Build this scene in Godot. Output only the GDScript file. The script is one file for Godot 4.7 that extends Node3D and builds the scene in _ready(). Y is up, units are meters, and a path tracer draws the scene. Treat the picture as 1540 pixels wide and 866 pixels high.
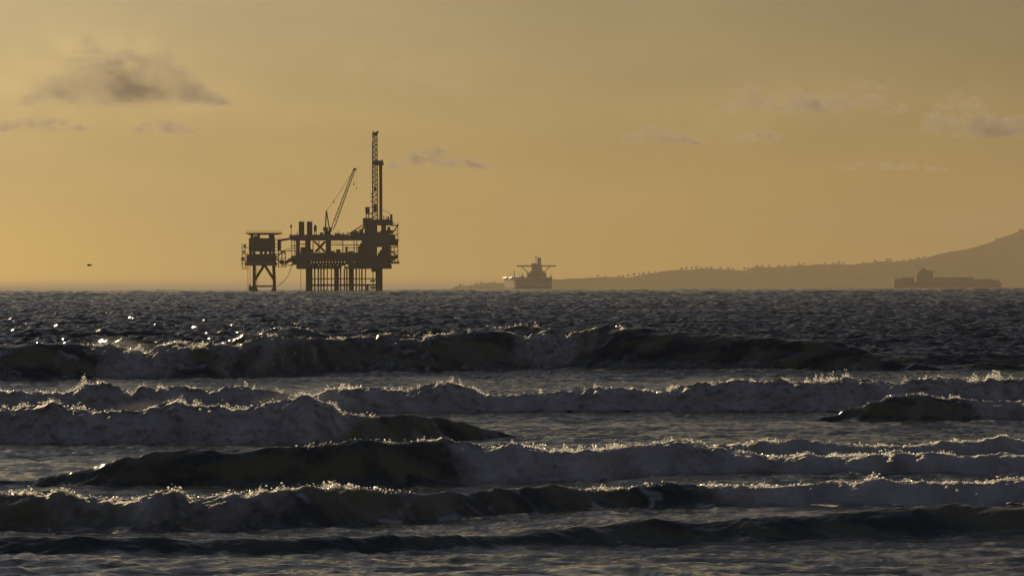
extends Node3D
# A stormy shore at the end of the day: surf in front, an oil platform, two ships and a hazy headland behind.
# Units are metres. The camera stands on the beach 3 m above the sea and looks along -z through a long lens.

const EYE := 3.0                 # height of the lens above the sea
const K := 0.0001                # angle covered by one pixel of the photograph
const LEVEL := 427.0             # picture row of the true horizontal
const ROLL := 0.0026             # the photograph leans a little
const EARTH := 7430000.0         # radius of the earth with ordinary refraction
const FINE := 1.0                # density of the sea's mesh

var rng := RandomNumberGenerator.new()
var taken := {}
var M := {}

# ------------------------------------------------------------------ helpers
func numbered(called: String) -> String:
	var n: int = taken.get(called, 0)
	taken[called] = n + 1
	return called if n == 0 else "%s_%03d" % [called, n]

func tag(o: Node, label := "", category := "", group := "", kind := "") -> Node:
	if label: o.set_meta("label", label)
	if category: o.set_meta("category", category)
	if group: o.set_meta("group", group)
	if kind: o.set_meta("kind", kind)
	return o

func base(called: String, at: Vector3, turn := 0.0) -> Node3D:
	var o := Node3D.new()
	o.name = numbered(called)
	add_child(o)
	o.position = at
	o.rotation.y = turn
	return o

func tool() -> SurfaceTool:
	var st := SurfaceTool.new()
	st.begin(Mesh.PRIMITIVE_TRIANGLES)
	st.set_smooth_group(-1)
	return st

func quad(st: SurfaceTool, a: Vector3, b: Vector3, c: Vector3, d: Vector3) -> void:
	st.add_vertex(a); st.add_vertex(b); st.add_vertex(c)
	st.add_vertex(a); st.add_vertex(c); st.add_vertex(d)

func box(st: SurfaceTool, lo: Vector3, hi: Vector3) -> void:
	var p := []
	for i in 8:
		p.append(Vector3(hi.x if i & 1 else lo.x, hi.y if i & 2 else lo.y, hi.z if i & 4 else lo.z))
	quad(st, p[4], p[6], p[7], p[5])
	quad(st, p[1], p[3], p[2], p[0])
	quad(st, p[5], p[7], p[3], p[1])
	quad(st, p[0], p[2], p[6], p[4])
	quad(st, p[6], p[2], p[3], p[7])
	quad(st, p[0], p[4], p[5], p[1])

func tube(st: SurfaceTool, a: Vector3, b: Vector3, r: float, r2 := -1.0, n := 8) -> void:
	if r2 < 0.0: r2 = r
	var axis := (b - a).normalized()
	var side := axis.cross(Vector3.UP if absf(axis.y) < 0.9 else Vector3.RIGHT).normalized()
	var up := side.cross(axis).normalized()
	for i in n:
		var t0 := TAU * i / n
		var t1 := TAU * (i + 1) / n
		var d0 := side * cos(t0) + up * sin(t0)
		var d1 := side * cos(t1) + up * sin(t1)
		quad(st, a + d0 * r, b + d0 * r2, b + d1 * r2, a + d1 * r)
		st.add_vertex(b); st.add_vertex(b + d1 * r2); st.add_vertex(b + d0 * r2)
		st.add_vertex(a); st.add_vertex(a + d0 * r); st.add_vertex(a + d1 * r)

func obj(called: String, st: SurfaceTool, m: Material, parent: Node = null) -> MeshInstance3D:
	st.generate_normals()
	var o := MeshInstance3D.new()
	o.mesh = st.commit()
	o.mesh.surface_set_material(0, m)
	if parent == null:
		o.name = numbered(called)
		add_child(o)
	else:
		o.name = called
		parent.add_child(o, true)
	return o

func lin(r: float, g: float, b: float) -> Color:
	return Color(r, g, b).linear_to_srgb()

func mat(called: String, c: Color, rough := 0.8, metal := 0.0, spec := 0.5) -> StandardMaterial3D:
	var m := StandardMaterial3D.new()
	m.resource_name = called
	m.albedo_color = c
	m.roughness = rough
	m.metallic = metal
	m.metallic_specular = spec
	M[called] = m
	return m

func noise(s: int, f: float, octaves := 1, kind := FastNoiseLite.TYPE_SIMPLEX_SMOOTH) -> FastNoiseLite:
	var n := FastNoiseLite.new()
	n.seed = s
	n.frequency = f
	n.noise_type = kind
	n.fractal_type = FastNoiseLite.FRACTAL_FBM if octaves > 1 else FastNoiseLite.FRACTAL_NONE
	n.fractal_octaves = octaves
	return n

func drop(d: float) -> float:       # how far the round earth falls away at that distance
	return d * d / (2.0 * EARTH)

func spot(px: float, py: float, d: float) -> Vector3:     # the point of the place seen there, d metres out
	return Vector3((px - 770.0) * K * d, EYE - (py - LEVEL + ROLL * (px - 770.0)) * K * d, -d)

# ------------------------------------------------------------------ camera, sky, sun
const SUN_AZ := -14.0
const SUN_EL := 19.0

const HAZE := 0.000028          # share of the light lost in a metre of air
const HAZE_TOP := 320.0           # the haze reaches as high as the headland

func stop(stops: Array, e: float) -> Vector3:
	for i in stops.size() - 1:
		if e <= stops[i + 1][0]:
			var t: float = (e - stops[i][0]) / (stops[i + 1][0] - stops[i][0])
			return Vector3(stops[i][1], stops[i][2], stops[i][3]).lerp(Vector3(stops[i + 1][1], stops[i + 1][2], stops[i + 1][3]), clampf(t, 0.0, 1.0))
	return Vector3(stops[-1][1], stops[-1][2], stops[-1][3])

func sky_at(az: float, el: float) -> Vector3:     # degrees from straight ahead and above the horizon
	var e := maxf(el, 0.0)
	# the evening sky on the sun's side: deep yellow low down, dull grey-blue higher up
	var c := stop([[0.0, 0.51, 0.35, 0.140], [0.7, 0.49, 0.345, 0.142], [1.4, 0.47, 0.34, 0.150], [2.6, 0.40, 0.312, 0.168], [4.5, 0.17, 0.155, 0.118], [9.0, 0.058, 0.067, 0.088], [20.0, 0.036, 0.049, 0.079], [45.0, 0.034, 0.049, 0.083], [90.0, 0.04, 0.055, 0.09]], e)
	var away := absf(wrapf(az - SUN_AZ, -180.0, 180.0))
	var side := 0.16 + 1.62 * exp(-away / 21.0)
	side = lerpf(side, 0.8, smoothstep(6.0, 60.0, e))
	c *= 0.92 * pow(side / 0.99, 1.0 + 0.9 * smoothstep(0.8, 2.6, e) * (1.0 - smoothstep(6.0, 20.0, e)))
	# behind the camera the glow gives way to a dull, even sky
	var cold := Vector3(0.155, 0.155, 0.185) * (0.45 + 0.55 * exp(-e / 25.0))
	c = c.lerp(cold, smoothstep(25.0, 110.0, away) * (1.0 - smoothstep(40.0, 90.0, e)))
	# bright air round the sun
	var sun := Vector3(sin(deg_to_rad(SUN_AZ)) * cos(deg_to_rad(SUN_EL)), sin(deg_to_rad(SUN_EL)), cos(deg_to_rad(SUN_AZ)) * cos(deg_to_rad(SUN_EL)))
	var dir := Vector3(sin(deg_to_rad(az)) * cos(deg_to_rad(el)), sin(deg_to_rad(el)), cos(deg_to_rad(az)) * cos(deg_to_rad(el)))
	var off := rad_to_deg(acos(clampf(sun.dot(dir), -1.0, 1.0)))
	c += Vector3(1.0, 0.78, 0.45) * (0.8 * exp(-off / 3.2))
	# what lies beyond the haze, so that the two together give the sky above
	var t := exp(-HAZE * minf(30500.0, HAZE_TOP / maxf(sin(deg_to_rad(e)), 0.001)))
	var veil := Vector3(0.42, 0.315, 0.16) * (1.0 - t)
	var beyond := (c - veil) / t
	return Vector3(maxf(beyond.x, 0.6 * c.x), maxf(beyond.y, 0.6 * c.y), maxf(beyond.z, 0.6 * c.z))

func make_sky() -> Image:
	var w := 512
	var h := 256
	var im := Image.create(w, h, false, Image.FORMAT_RGBAF)
	for j in h:
		var el := 90.0 - (j + 0.5) * 180.0 / h
		for i in w:
			var c := sky_at((i + 0.5) * 360.0 / w - 180.0, el)
			im.set_pixel(i, j, Color(c.x, c.y, c.z, 1.0))
	im.resize(4096, 2048, Image.INTERPOLATE_CUBIC)
	# clouds low in the sky, all the way round; those in front of the camera lie where the photograph has them
	var puff := noise(71, 0.030, 4)
	var soft := noise(72, 0.006, 3)
	var pale := [[50, 130, 85, 45, 0.75], [135, 70, 75, 24, 0.8], [225, 82, 60, 24, 0.7], [320, 142, 60, 24, 0.55], [150, 172, 170, 20, 0.5], [530, 100, 52, 26, 0.7], [630, 102, 50, 24, 0.7], [690, 132, 42, 16, 0.4], [450, 172, 80, 16, 0.45], [560, 175, 60, 12, 0.3], [1140, 150, 90, 30, 0.6], [1300, 135, 80, 26, 0.65], [1440, 150, 70, 28, 0.6], [1090, 182, 130, 26, 0.45], [1000, 165, 60, 20, 0.4], [1240, 150, 60, 20, 0.4]]
	for j in range(905, 1024):
		var el := 90.0 - (j + 0.5) * 180.0 / 2048.0
		for i in 4096:
			var az := (i + 0.5) * 360.0 / 4096.0 - 180.0
			var px := 770.0 + deg_to_rad(az) / K
			var py := LEVEL - deg_to_rad(el) / K
			var more := 0.0
			var wx := px + 26.0 * puff.get_noise_2d(px, py * 1.3)
			var wy := py + 20.0 * puff.get_noise_2d(px + 900.0, py * 1.3)
			var f := 0.6 + 1.1 * puff.get_noise_2d(px * 0.9 + 300.0, py * 1.6)
			if absf(az) < 9.0:
				for k in pale:
					var ax: float = (wx - k[0]) / k[2]
					var ay: float = (wy - k[1]) / k[3]
					var g := ax * ax + ay * ay
					if g < 6.0: more += (0.30 if k[0] < 340 and k[1] < 150 else 0.19) * k[4] * exp(-g) * clampf(f, 0.0, 2.0)
			var band := smoothstep(0.3, 1.2, el) * (1.0 - smoothstep(2.2, 9.0, el))
			more += band * 0.07 * soft.get_noise_2d(px * 0.5, py * 1.8)
			if absf(az) > 7.0: more += band * smoothstep(7.0, 12.0, absf(az)) * 0.3 * (puff.get_noise_2d(px * 0.35, py * 0.8))
			var c := im.get_pixel(i, j)
			im.set_pixel(i, j, Color(c.r * (1.0 + more), c.g * (1.0 + more), c.b * (1.0 + 0.8 * more), 1.0))
	return im

func set_view() -> void:
	var cam := Camera3D.new()
	cam.name = "camera"
	cam.position = Vector3(0, EYE, 0)
	cam.fov = rad_to_deg(2.0 * atan(433.0 * K))
	cam.near = 0.5
	cam.far = 90000.0
	cam.rotation = Vector3(-(433.0 - LEVEL) * K, 0, -ROLL)
	add_child(cam)
	cam.current = true
	var env := Environment.new()
	env.background_mode = Environment.BG_SKY
	var sm := PanoramaSkyMaterial.new()
	sm.panorama = ImageTexture.create_from_image(make_sky())
	env.sky = Sky.new()
	env.sky.sky_material = sm
	env.sky_rotation = Vector3(0, PI, 0)      # the picture's seam lies behind the camera
	env.tonemap_mode = Environment.TONE_MAPPER_LINEAR
	env.tonemap_exposure = 1.0
	env.fog_enabled = true
	env.fog_density = HAZE
	env.fog_light_color = Color(1.0, 0.95, 0.84)
	env.volumetric_fog_enabled = true
	env.volumetric_fog_density = 0.0
	env.sdfgi_enabled = true
	env.ssao_enabled = true
	env.ssil_enabled = true
	var we := WorldEnvironment.new()
	we.name = "environment"
	we.environment = env
	add_child(we)
	var sun := DirectionalLight3D.new()
	sun.name = "sun"
	sun.light_color = lin(1.0, 0.74, 0.40)
	sun.light_energy = 1.5
	sun.light_angular_distance = 0.5
	sun.shadow_enabled = true
	add_child(sun)
	sun.rotation = Vector3(-deg_to_rad(SUN_EL), deg_to_rad(180.0 - SUN_AZ), 0)

# ------------------------------------------------------------------ sea
# Each breaker: distance of its crest, the crest as the photograph shows it (picture points), where it is broken to foam [from, to, how much], and how steep it is.
func breakers() -> Array:
	return [
		{"said": "glassy dark breaker farthest out, foaming at its left and middle", "d": 222.0, "foot": [-200, 574, 0, 573, 300, 570, 560, 562, 900, 558, 1540, 560, 1740, 560], "front": 2.6, "back": 9.0, "wander": 1.6, "crest": [-200, 530, 0, 519, 50, 517, 101, 517, 162, 519, 200, 527, 216, 531, 243, 519, 267, 514, 304, 518, 338, 519, 354, 521, 372, 512, 398, 505, 435, 511, 520, 509, 564, 510, 571, 503, 635, 507, 652, 503, 700, 502, 746, 500, 787, 508, 827, 499, 848, 510, 864, 503, 915, 493, 962, 497, 1030, 502, 1104, 506, 1155, 509, 1233, 511, 1277, 519, 1324, 535, 1358, 546, 1400, 552, 1480, 549, 1540, 552, 1740, 530],
			"mist": [[180, 250]], "foam": [[160, 250, 1.0], [240, 400, 0.42], [385, 450, 0.6], [450, 575, 0.22], [560, 660, 0.3], [785, 860, 0.85], [850, 900, 0.35]], "rim": [[230, 580, 0.7], [560, 1000, 0.35]]},
		{"said": "low ragged crest just behind the farthest breaker", "d": 233.0, "front": 3.0, "back": 9.0, "wander": 1.0, "crest": [300, 535, 340, 515, 371, 503, 410, 497, 439, 492, 456, 496, 500, 506, 560, 512, 620, 510, 690, 500, 746, 494, 780, 491, 805, 494, 830, 503, 870, 520, 900, 535],
			"foam": [], "rim": [[360, 470, 0.6], [690, 820, 0.8]]},
		{"said": "long line of white water crossing the whole picture in the middle of the surf", "d": 154.0, "front": 1.5, "back": 8.0, "wander": 1.2, "crest": [-200, 585, 0, 589, 51, 587, 88, 590, 128, 579, 152, 577, 176, 584, 196, 592, 209, 582, 236, 587, 270, 582, 314, 590, 354, 582, 405, 590, 446, 597, 500, 585, 577, 586, 611, 588, 665, 577, 699, 584, 729, 594, 753, 597, 797, 595, 848, 592, 908, 586, 952, 586, 996, 592, 1030, 582, 1067, 580, 1104, 574, 1155, 576, 1223, 576, 1277, 573, 1341, 579, 1412, 570, 1459, 577, 1493, 574, 1540, 574, 1740, 580],
			"foam": [[-150, 1700, 1.0]], "rim": [], "mist": [[380, 560], [600, 720], [90, 230], [1040, 1160], [1380, 1540]]},
		{"said": "short green wave with a sparkling lip at the right edge of the surf", "d": 144.0, "front": 2.2, "back": 6.0, "wander": 0.8, "crest": [1180, 650, 1240, 628, 1290, 612, 1314, 605, 1341, 597, 1375, 595, 1425, 599, 1476, 604, 1540, 604, 1740, 600],
			"foam": [[1460, 1700, 0.7]], "rim": [[1320, 1700, 0.6]]},
		{"said": "broad foaming roller at the left with splashes on its crest", "d": 130.0, "foot": [-200, 668, 0, 669, 300, 671, 1000, 655, 1100, 655], "front": 1.6, "back": 8.0, "wander": 1.0, "crest": [-200, 615, 0, 617, 41, 611, 78, 602, 101, 614, 149, 619, 199, 618, 232, 610, 260, 602, 280, 613, 324, 611, 341, 615, 415, 604, 456, 597, 490, 605, 520, 622, 550, 624, 601, 623, 645, 628, 699, 637, 740, 648, 800, 658, 900, 662, 1100, 664],
			"foam": [[-200, 515, 1.0]], "rim": [], "mist": [[200, 300], [400, 500]]},
		{"said": "thin foaming crest behind the third line of surf at the right", "d": 113.5, "front": 1.8, "back": 6.0, "wander": 0.7, "crest": [1020, 695, 1060, 674, 1087, 669, 1155, 664, 1219, 664, 1263, 669, 1320, 672, 1374, 670, 1415, 664, 1459, 664, 1510, 656, 1540, 664, 1740, 660],
			"foam": [[1070, 1700, 0.9]], "rim": []},
		{"said": "dark wave with a wide foaming right half and bright rim", "d": 105.0, "foot": [-200, 731, 0, 732, 200, 733, 500, 733, 700, 729, 850, 726, 1000, 714, 1540, 714, 1740, 714], "front": 1.9, "back": 7.0, "wander": 0.9, "crest": [-200, 728, 20, 724, 80, 714, 135, 703, 189, 691, 236, 680, 294, 674, 351, 680, 405, 674, 473, 672, 500, 668, 544, 662, 571, 665, 598, 664, 665, 659, 692, 667, 726, 672, 773, 669, 821, 677, 881, 679, 949, 672, 1030, 665, 1071, 672, 1104, 678, 1179, 684, 1209, 679, 1236, 686, 1317, 684, 1337, 677, 1391, 682, 1459, 687, 1540, 684, 1740, 690],
			"foam": [[690, 1080, 1.0], [1060, 1700, 0.85]], "rim": [[480, 720, 0.45]]},
		{"said": "low wave near the shore with a glittering rim along its whole crest", "d": 88.0, "foot": [-200, 799, 0, 800, 200, 801, 1100, 764, 1540, 760, 1740, 760], "front": 2.3, "back": 6.0, "wander": 0.7, "crest": [-200, 742, 0, 743, 34, 740, 67, 745, 91, 739, 128, 749, 203, 748, 257, 736, 290, 747, 354, 741, 405, 738, 456, 733, 520, 731, 561, 733, 594, 738, 679, 741, 746, 738, 797, 735, 834, 731, 875, 736, 949, 733, 1030, 728, 1104, 730, 1155, 731, 1206, 728, 1256, 722, 1277, 728, 1324, 722, 1358, 725, 1418, 726, 1476, 728, 1526, 718, 1540, 720, 1740, 722],
			"foam": [[60, 420, 0.5], [1090, 1700, 0.95]], "rim": [[-150, 580, 0.6], [780, 1120, 0.6]]},
		{"said": "smooth unbroken dark wave nearest to the shore", "d": 79.5, "foot": [-200, 834, 0, 832, 500, 830, 800, 822, 1100, 816, 1540, 812, 1740, 810], "front": 3.0, "back": 4.5, "wander": 0.6, "crest": [-200, 812, 0, 812, 135, 811, 304, 811, 420, 809, 510, 805, 645, 804, 746, 799, 814, 792, 881, 787, 1000, 784, 1131, 777, 1209, 779, 1273, 772, 1341, 768, 1425, 763, 1476, 764, 1540, 770, 1740, 770],
			"foam": [], "rim": []},
	]

const CELL := 0.03
const HALF := 60.0

func along(line: Array, px: float) -> float:      # smooth reading of a list of picture points
	var k := 0
	while k < line.size() / 2 - 2 and px > line[2 * k + 2]: k += 1
	return lerpf(line[2 * k + 1], line[2 * k + 3], smoothstep(0.0, 1.0, clampf((px - line[2 * k]) / float(line[2 * k + 2] - line[2 * k]), 0.0, 1.0)))

func tables(b: Dictionary, seed_: int) -> void:    # height, place and foam of a crest along x
	var n := int(2.0 * HALF / CELL) + 1
	var H := PackedFloat32Array(); H.resize(n)
	var D := PackedFloat32Array(); D.resize(n)
	var F := PackedFloat32Array(); F.resize(n)
	var R := PackedFloat32Array(); R.resize(n)
	var big := noise(seed_, 0.11, 2)
	var mid := noise(seed_ + 5, 0.8, 3)
	var tiny := noise(seed_ + 9, 5.0, 3)
	var c: Array = b.crest
	var d: float = b.d
	var k := 0
	for i in n:
		var x := -HALF + i * CELL
		# where the wave's foot and crest stand at this x; the front runs a little aslant to the shore
		var dist := d
		var px := 770.0 + x / (K * dist)
		if b.has("foot"):
			for again in 3:
				dist = EYE / ((along(b.foot, px) - LEVEL + ROLL * (px - 770.0)) * K)
				px = 770.0 + x / (K * dist)
			var h0 := maxf(spot(px, along(c, px), dist).y, 0.0)
			dist += 0.85 * (b.front * h0 + 0.15)
			px = 770.0 + x / (K * dist)
		var hh := spot(px, along(c, px), dist).y
		if px < c[0] or px > c[-2]:
			hh *= 0.85 + 0.3 * big.get_noise_1d(x * 2.0)
		var f := 0.0
		for s in b.foam:
			f = maxf(f, s[2] * smoothstep(s[0] - 60.0, s[0] + 35.0, px) * (1.0 - smoothstep(s[1] - 35.0, s[1] + 60.0, px)))
		var r := f
		for s in b.rim:
			r = maxf(r, s[2] * smoothstep(s[0] - 60.0, s[0] + 35.0, px) * (1.0 - smoothstep(s[1] - 35.0, s[1] + 60.0, px)))
		hh += r * (0.05 * mid.get_noise_1d(x) + 0.035 * tiny.get_noise_1d(x)) * clampf(hh * 2.5, 0.25, 1.0)
		H[i] = maxf(hh, 0.0)
		D[i] = dist + b.wander * (0.4 if b.has("foot") else 1.0) * big.get_noise_1d(x) + 0.10 * mid.get_noise_1d(x + 40.0) * (1.0 + 2.0 * f)
		F[i] = f
		R[i] = r
	b.H = H; b.D = D; b.F = F; b.R = R

var N_swell: FastNoiseLite
var N_chop: FastNoiseLite
var N_wave: FastNoiseLite
var N_ripple: FastNoiseLite
var N_lump: FastNoiseLite
var N_patch: FastNoiseLite
var N_lace: FastNoiseLite
var N_fine: FastNoiseLite

func open_water(x: float, d: float) -> float:      # wind waves and ripples on the swell
	var far := smoothstep(190.0, 330.0, d)
	var y := (lerpf(0.05, 0.32, far) + 0.75 * smoothstep(900.0, 2200.0, d)) * N_swell.get_noise_2d(x * 0.4, d)
	var q := N_chop.get_noise_2d(x * 0.55, d)
	y += (lerpf(0.055, 0.36, far) + 0.3 * smoothstep(800.0, 1800.0, d)) * (0.4 - absf(q) * 1.6)
	if d < 5000.0:
		q = N_wave.get_noise_2d(x * lerpf(0.7, 0.6, far) + 0.8 * q, d)
		y += lerpf(0.085, 0.60, far) * (1.0 - smoothstep(2500.0, 5000.0, d)) * (0.4 - absf(q) * 1.5)
	if d < 1500.0:
		y += lerpf(0.038, 0.19, far) * (1.0 - smoothstep(800.0, 1500.0, d)) * N_ripple.get_noise_2d(x * lerpf(1.4, 0.8, far) + q, d)
	return y

func make_sea() -> void:
	var waves := breakers()
	for i in waves.size(): tables(waves[i], 100 + 17 * i)
	waves.sort_custom(func(p, q): return p.d < q.d)
	N_swell = noise(1, 0.016, 2)
	N_chop = noise(2, 0.075, 2)
	N_wave = noise(3, 0.30, 3)
	N_ripple = noise(4, 1.1, 3)
	N_lump = noise(5, 2.2, 3)
	N_patch = noise(6, 0.12, 2)
	N_lace = noise(7, 0.55, 4)
	N_fine = noise(8, 6.0, 2)
	var sea := base("sea", Vector3.ZERO)
	tag(sea, "dark rolling sea with rows of surf under the evening sky", "sea", "", "structure")
	surf(sea, waves)
	offshore(sea)

# stretches of flat water left covered with foam: [nearest, farthest, from, to (picture columns), how much]
const FOAMY := [[118.0, 146.0, 520, 1320, 0.5], [107.0, 126.0, -200, 240, 0.5], [158.0, 205.0, 800, 1800, 0.4], [60.0, 74.0, -300, 1900, 0.3], [90.0, 100.0, 1000, 1400, 0.4], [81.0, 85.0, 300, 1300, 0.5]]

func surf(sea: Node3D, waves: Array) -> void:
	# Rows of the mesh follow the crests: [breaker, share of the front] on the faces, [from, to, share] between two breakers.
	var rows := []
	var last := waves.size() - 1
	for n in waves.size():
		var from := 58.0 if n == 0 else float(waves[n - 1].d)
		var many := int((waves[n].d - from) / (0.15 + from / 1500.0) * FINE)
		for k in many: rows.append([0, n - 1, n, float(k) / many])
		for k in int(46 * FINE): rows.append([1, n, 1.25 * (1.0 - k / (46.0 * FINE)), 0.0])
		for k in 8: rows.append([1, n, -0.05 * k, 0.0])
	var tail := int((246.0 - waves[last].d) / 0.22 * FINE)
	for k in tail + 1: rows.append([2, last, 0, float(k) / tail])
	var cols := int(640 * FINE)
	var nr := rows.size()
	var total := nr * cols
	var V := PackedVector3Array(); V.resize(total)
	var N := PackedVector3Array(); N.resize(total)
	var Q := PackedColorArray(); Q.resize(total)
	var C := PackedByteArray(); C.resize(total)
	var most: int = waves[0].H.size() - 1
	for j in nr:
		var row: Array = rows[j]
		var mean: float
		if row[0] == 0: mean = lerpf(58.0 if row[1] < 0 else float(waves[row[1]].d), waves[row[2]].d, row[3])
		elif row[0] == 1: mean = waves[row[1]].d
		else: mean = lerpf(waves[last].d, 246.0, row[3])
		var half := 0.082 * mean + 3.0
		var near: Array = []
		for i in waves.size():
			if mean > waves[i].d - 9.0 and mean < waves[i].d + 16.0: near.append(i)
		for i in cols:
			var x := (2.0 * i / (cols - 1.0) - 1.0) * half
			var at := clampi(int((x + HALF) / CELL), 0, most)
			var d: float
			if row[0] == 1:
				var b: Dictionary = waves[row[1]]
				d = b.D[at] - row[2] * (b.front * b.H[at] + 0.15) if row[2] > 0.0 else b.D[at] - row[2]
			else:
				var b1: Dictionary = waves[row[2]] if row[0] == 0 else {}
				var d0: float = 58.0 if row[1] < 0 else waves[row[1]].D[at] + 0.4
				var d1: float = 246.0 if row[0] == 2 else b1.D[at] - 1.25 * (b1.front * b1.H[at] + 0.15)
				d = lerpf(d0, d1, row[3])
			var y := open_water(x, d)
			var z := 0.0
			var kind := 0
			var up := 0.0
			var white := 0.0
			var backlit := 0.0
			for n in near:
				var b: Dictionary = waves[n]
				var H: float = b.H[at]
				if H < 0.02: continue
				var u: float = d - b.D[at]
				var f := 0.0
				var t := 0.0
				if u < 0.0:
					t = -u / (b.front * H + 0.15)
					if t < 1.0: f = 0.5 + 0.5 * cos(PI * t)
				else:
					t = -u / (b.back * H + 2.0)
					if t > -1.0: f = (1.0 + t) * (1.0 + t) * (1.0 - 0.4 * t)
				if H * f > up: up = H * f
				# olive tint painted in patches on the fronts, imitating light shining through them
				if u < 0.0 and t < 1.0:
					var mottle := N_lace.get_noise_2d(x * 0.7, d * 1.1)
					if t + 0.5 * mottle < 0.9: backlit = maxf(backlit, minf(H * 3.0, 1.0) * smoothstep(-0.3, 0.3, mottle + 0.12 * N_fine.get_noise_2d(x, d)))
				if u < 0.0 and t < 1.0:
					z += H * (0.10 * N_wave.get_noise_2d(x * 1.3, t * 5.0 + n * 11.0) + 0.05 * N_ripple.get_noise_2d(x * 1.1, t * 4.0 * H + n * 7.0))
				var foam: float = b.F[at]
				if foam > 0.02 and u < 0.3 and t < 1.25:
					# white water tumbles down the front of the broken wave and dies out in a ragged edge
					var edge := foam * 1.3 - 0.12 - maxf(t, 0.0) * 0.8 + 0.5 * N_lace.get_noise_2d(x * 1.6, t * 2.0 * H + n * 20.0) + 0.16 * N_fine.get_noise_2d(x, t * H * 1.5)
					white = maxf(white, clampf(edge * 1.7 + 0.1, 0.0, 1.0) * (0.82 + 0.35 * N_lace.get_noise_2d(x * 2.2 + 30.0, t * H * 3.0)))
					if edge > 0.08:
						kind = 2 + n
						var l := N_lump.get_noise_2d(x, 3.0 * t * H + n * 9.0)
						var m := N_lump.get_noise_2d(x * 2.6 + 50.0, 7.0 * t * H)
						var puff := clampf(edge * 2.0, 0.0, 1.0) * H * (0.16 * l + 0.10 * absf(m))
						z += puff * 1.6
						y += puff * 0.5
			if up > 0.0: y = y * (1.0 - 0.25 * minf(up * 2.5, 1.0)) + up
			if kind == 0 and d < 226.0:
				var p := N_patch.get_noise_2d(x * 0.35, d * 0.8)
				var across := 770.0 + x / (K * d)
				for k in FOAMY: p += k[4] * smoothstep(k[0] - 3.0, k[0] + 3.0, d) * (1.0 - smoothstep(k[1] - 3.0, k[1] + 3.0, d)) * smoothstep(k[2] - 80.0, k[2] + 80.0, across) * (1.0 - smoothstep(k[3] - 80.0, k[3] + 80.0, across))
				var l := absf(N_lace.get_noise_2d(x * 0.8, d * 0.7)) + 0.05 * N_fine.get_noise_2d(x, d)
				var lace := clampf((0.15 * (p + 0.33) - l) * 10.0, 0.0, 1.0)
				white = maxf(white, lace * 0.85 * (1.0 - 0.85 * clampf(backlit * 1.6, 0.0, 1.0)))
			V[j * cols + i] = Vector3(x, y - drop(d), z - d)
			C[j * cols + i] = kind
			Q[j * cols + i] = Color(white, clampf(backlit, 0.0, 1.0), 0)
	grid_normals(V, N, nr, cols)
	for i in total:
		var w := Q[i].r
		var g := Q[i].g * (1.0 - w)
		Q[i] = Color(0.038 + 0.37 * w + 0.085 * g, 0.040 + 0.38 * w + 0.080 * g, 0.034 + 0.40 * w + 0.036 * g)  # the olive share paints in the glow of light behind the wave
	var lists := []
	for n in waves.size() + 2: lists.append(PackedInt32Array())
	for j in nr - 1:
		for i in cols - 1:
			var a := j * cols + i
			var k := C[a]
			if k != C[a + 1] and k != C[a + cols]: k = C[a + cols + 1]
			var l: PackedInt32Array = lists[k]
			l.append(a); l.append(a + cols); l.append(a + cols + 1)
			l.append(a); l.append(a + cols + 1); l.append(a + 1)
			lists[k] = l
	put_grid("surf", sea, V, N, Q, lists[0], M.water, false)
	for n in waves.size():
		if lists[n + 2].size() < 60 and waves[n].rim.is_empty(): continue
		var w := base("breaking_wave", Vector3.ZERO)
		tag(w, waves[n].said, "wave", "waves breaking towards the shore")
		if lists[n + 2].size() >= 60:
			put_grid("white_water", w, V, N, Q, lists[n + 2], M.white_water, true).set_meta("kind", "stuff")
		spray(w, waves[n], n)
		mist(w, waves[n], n)

func mist(w: Node3D, b: Dictionary, seed_: int) -> void:       # fine spray hanging over the broken crests
	var r := RandomNumberGenerator.new()
	r.seed = 50 + seed_
	for s in b.get("mist", []):
		for k in 9:
			var px := lerpf(s[0], s[1], r.randf())
			var x: float = (px - 770.0) * K * b.d
			var at := clampi(int((x + HALF) / CELL), 0, b.H.size() - 1)
			var f := FogVolume.new()
			f.name = "mist"
			f.shape = RenderingServer.FOG_VOLUME_SHAPE_ELLIPSOID
			f.size = Vector3(r.randf_range(0.6, 1.8), r.randf_range(0.15, 0.34), r.randf_range(0.8, 2.0)) * (b.d / 150.0)
			f.material = M.mist
			f.position = Vector3(x, b.H[at] + f.size.y * 0.15, -(b.D[at] + r.randf_range(0.2, 1.2)))
			f.set_meta("kind", "stuff")
			w.add_child(f, true)

func offshore(sea: Node3D) -> void:
	var rows := PackedFloat32Array()
	var d := 246.0
	while d < 15000.0:
		rows.append(d)
		d += (0.22 + (minf(d, 2000.0) - 246.0) * 0.0017 + maxf(d - 2000.0, 0.0) * 0.007) / FINE
	var cols := int(320 * FINE)
	var nr := rows.size()
	var V := PackedVector3Array(); V.resize(nr * cols)
	var N := PackedVector3Array(); N.resize(nr * cols)
	var Q := PackedColorArray(); Q.resize(nr * cols)
	Q.fill(Color(0.03, 0.033, 0.032))
	var l := PackedInt32Array()
	for j in nr:
		d = rows[j]
		for i in cols:
			var x := (2.0 * i / (cols - 1.0) - 1.0) * (0.079 * d + 6.0)
			V[j * cols + i] = Vector3(x, open_water(x, d) - drop(d), -d)
	grid_normals(V, N, nr, cols)
	for j in nr - 1:
		for i in cols - 1:
			var a := j * cols + i
			l.append(a); l.append(a + cols); l.append(a + cols + 1)
			l.append(a); l.append(a + cols + 1); l.append(a + 1)
	put_grid("open_sea", sea, V, N, Q, l, M.water, false)

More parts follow.
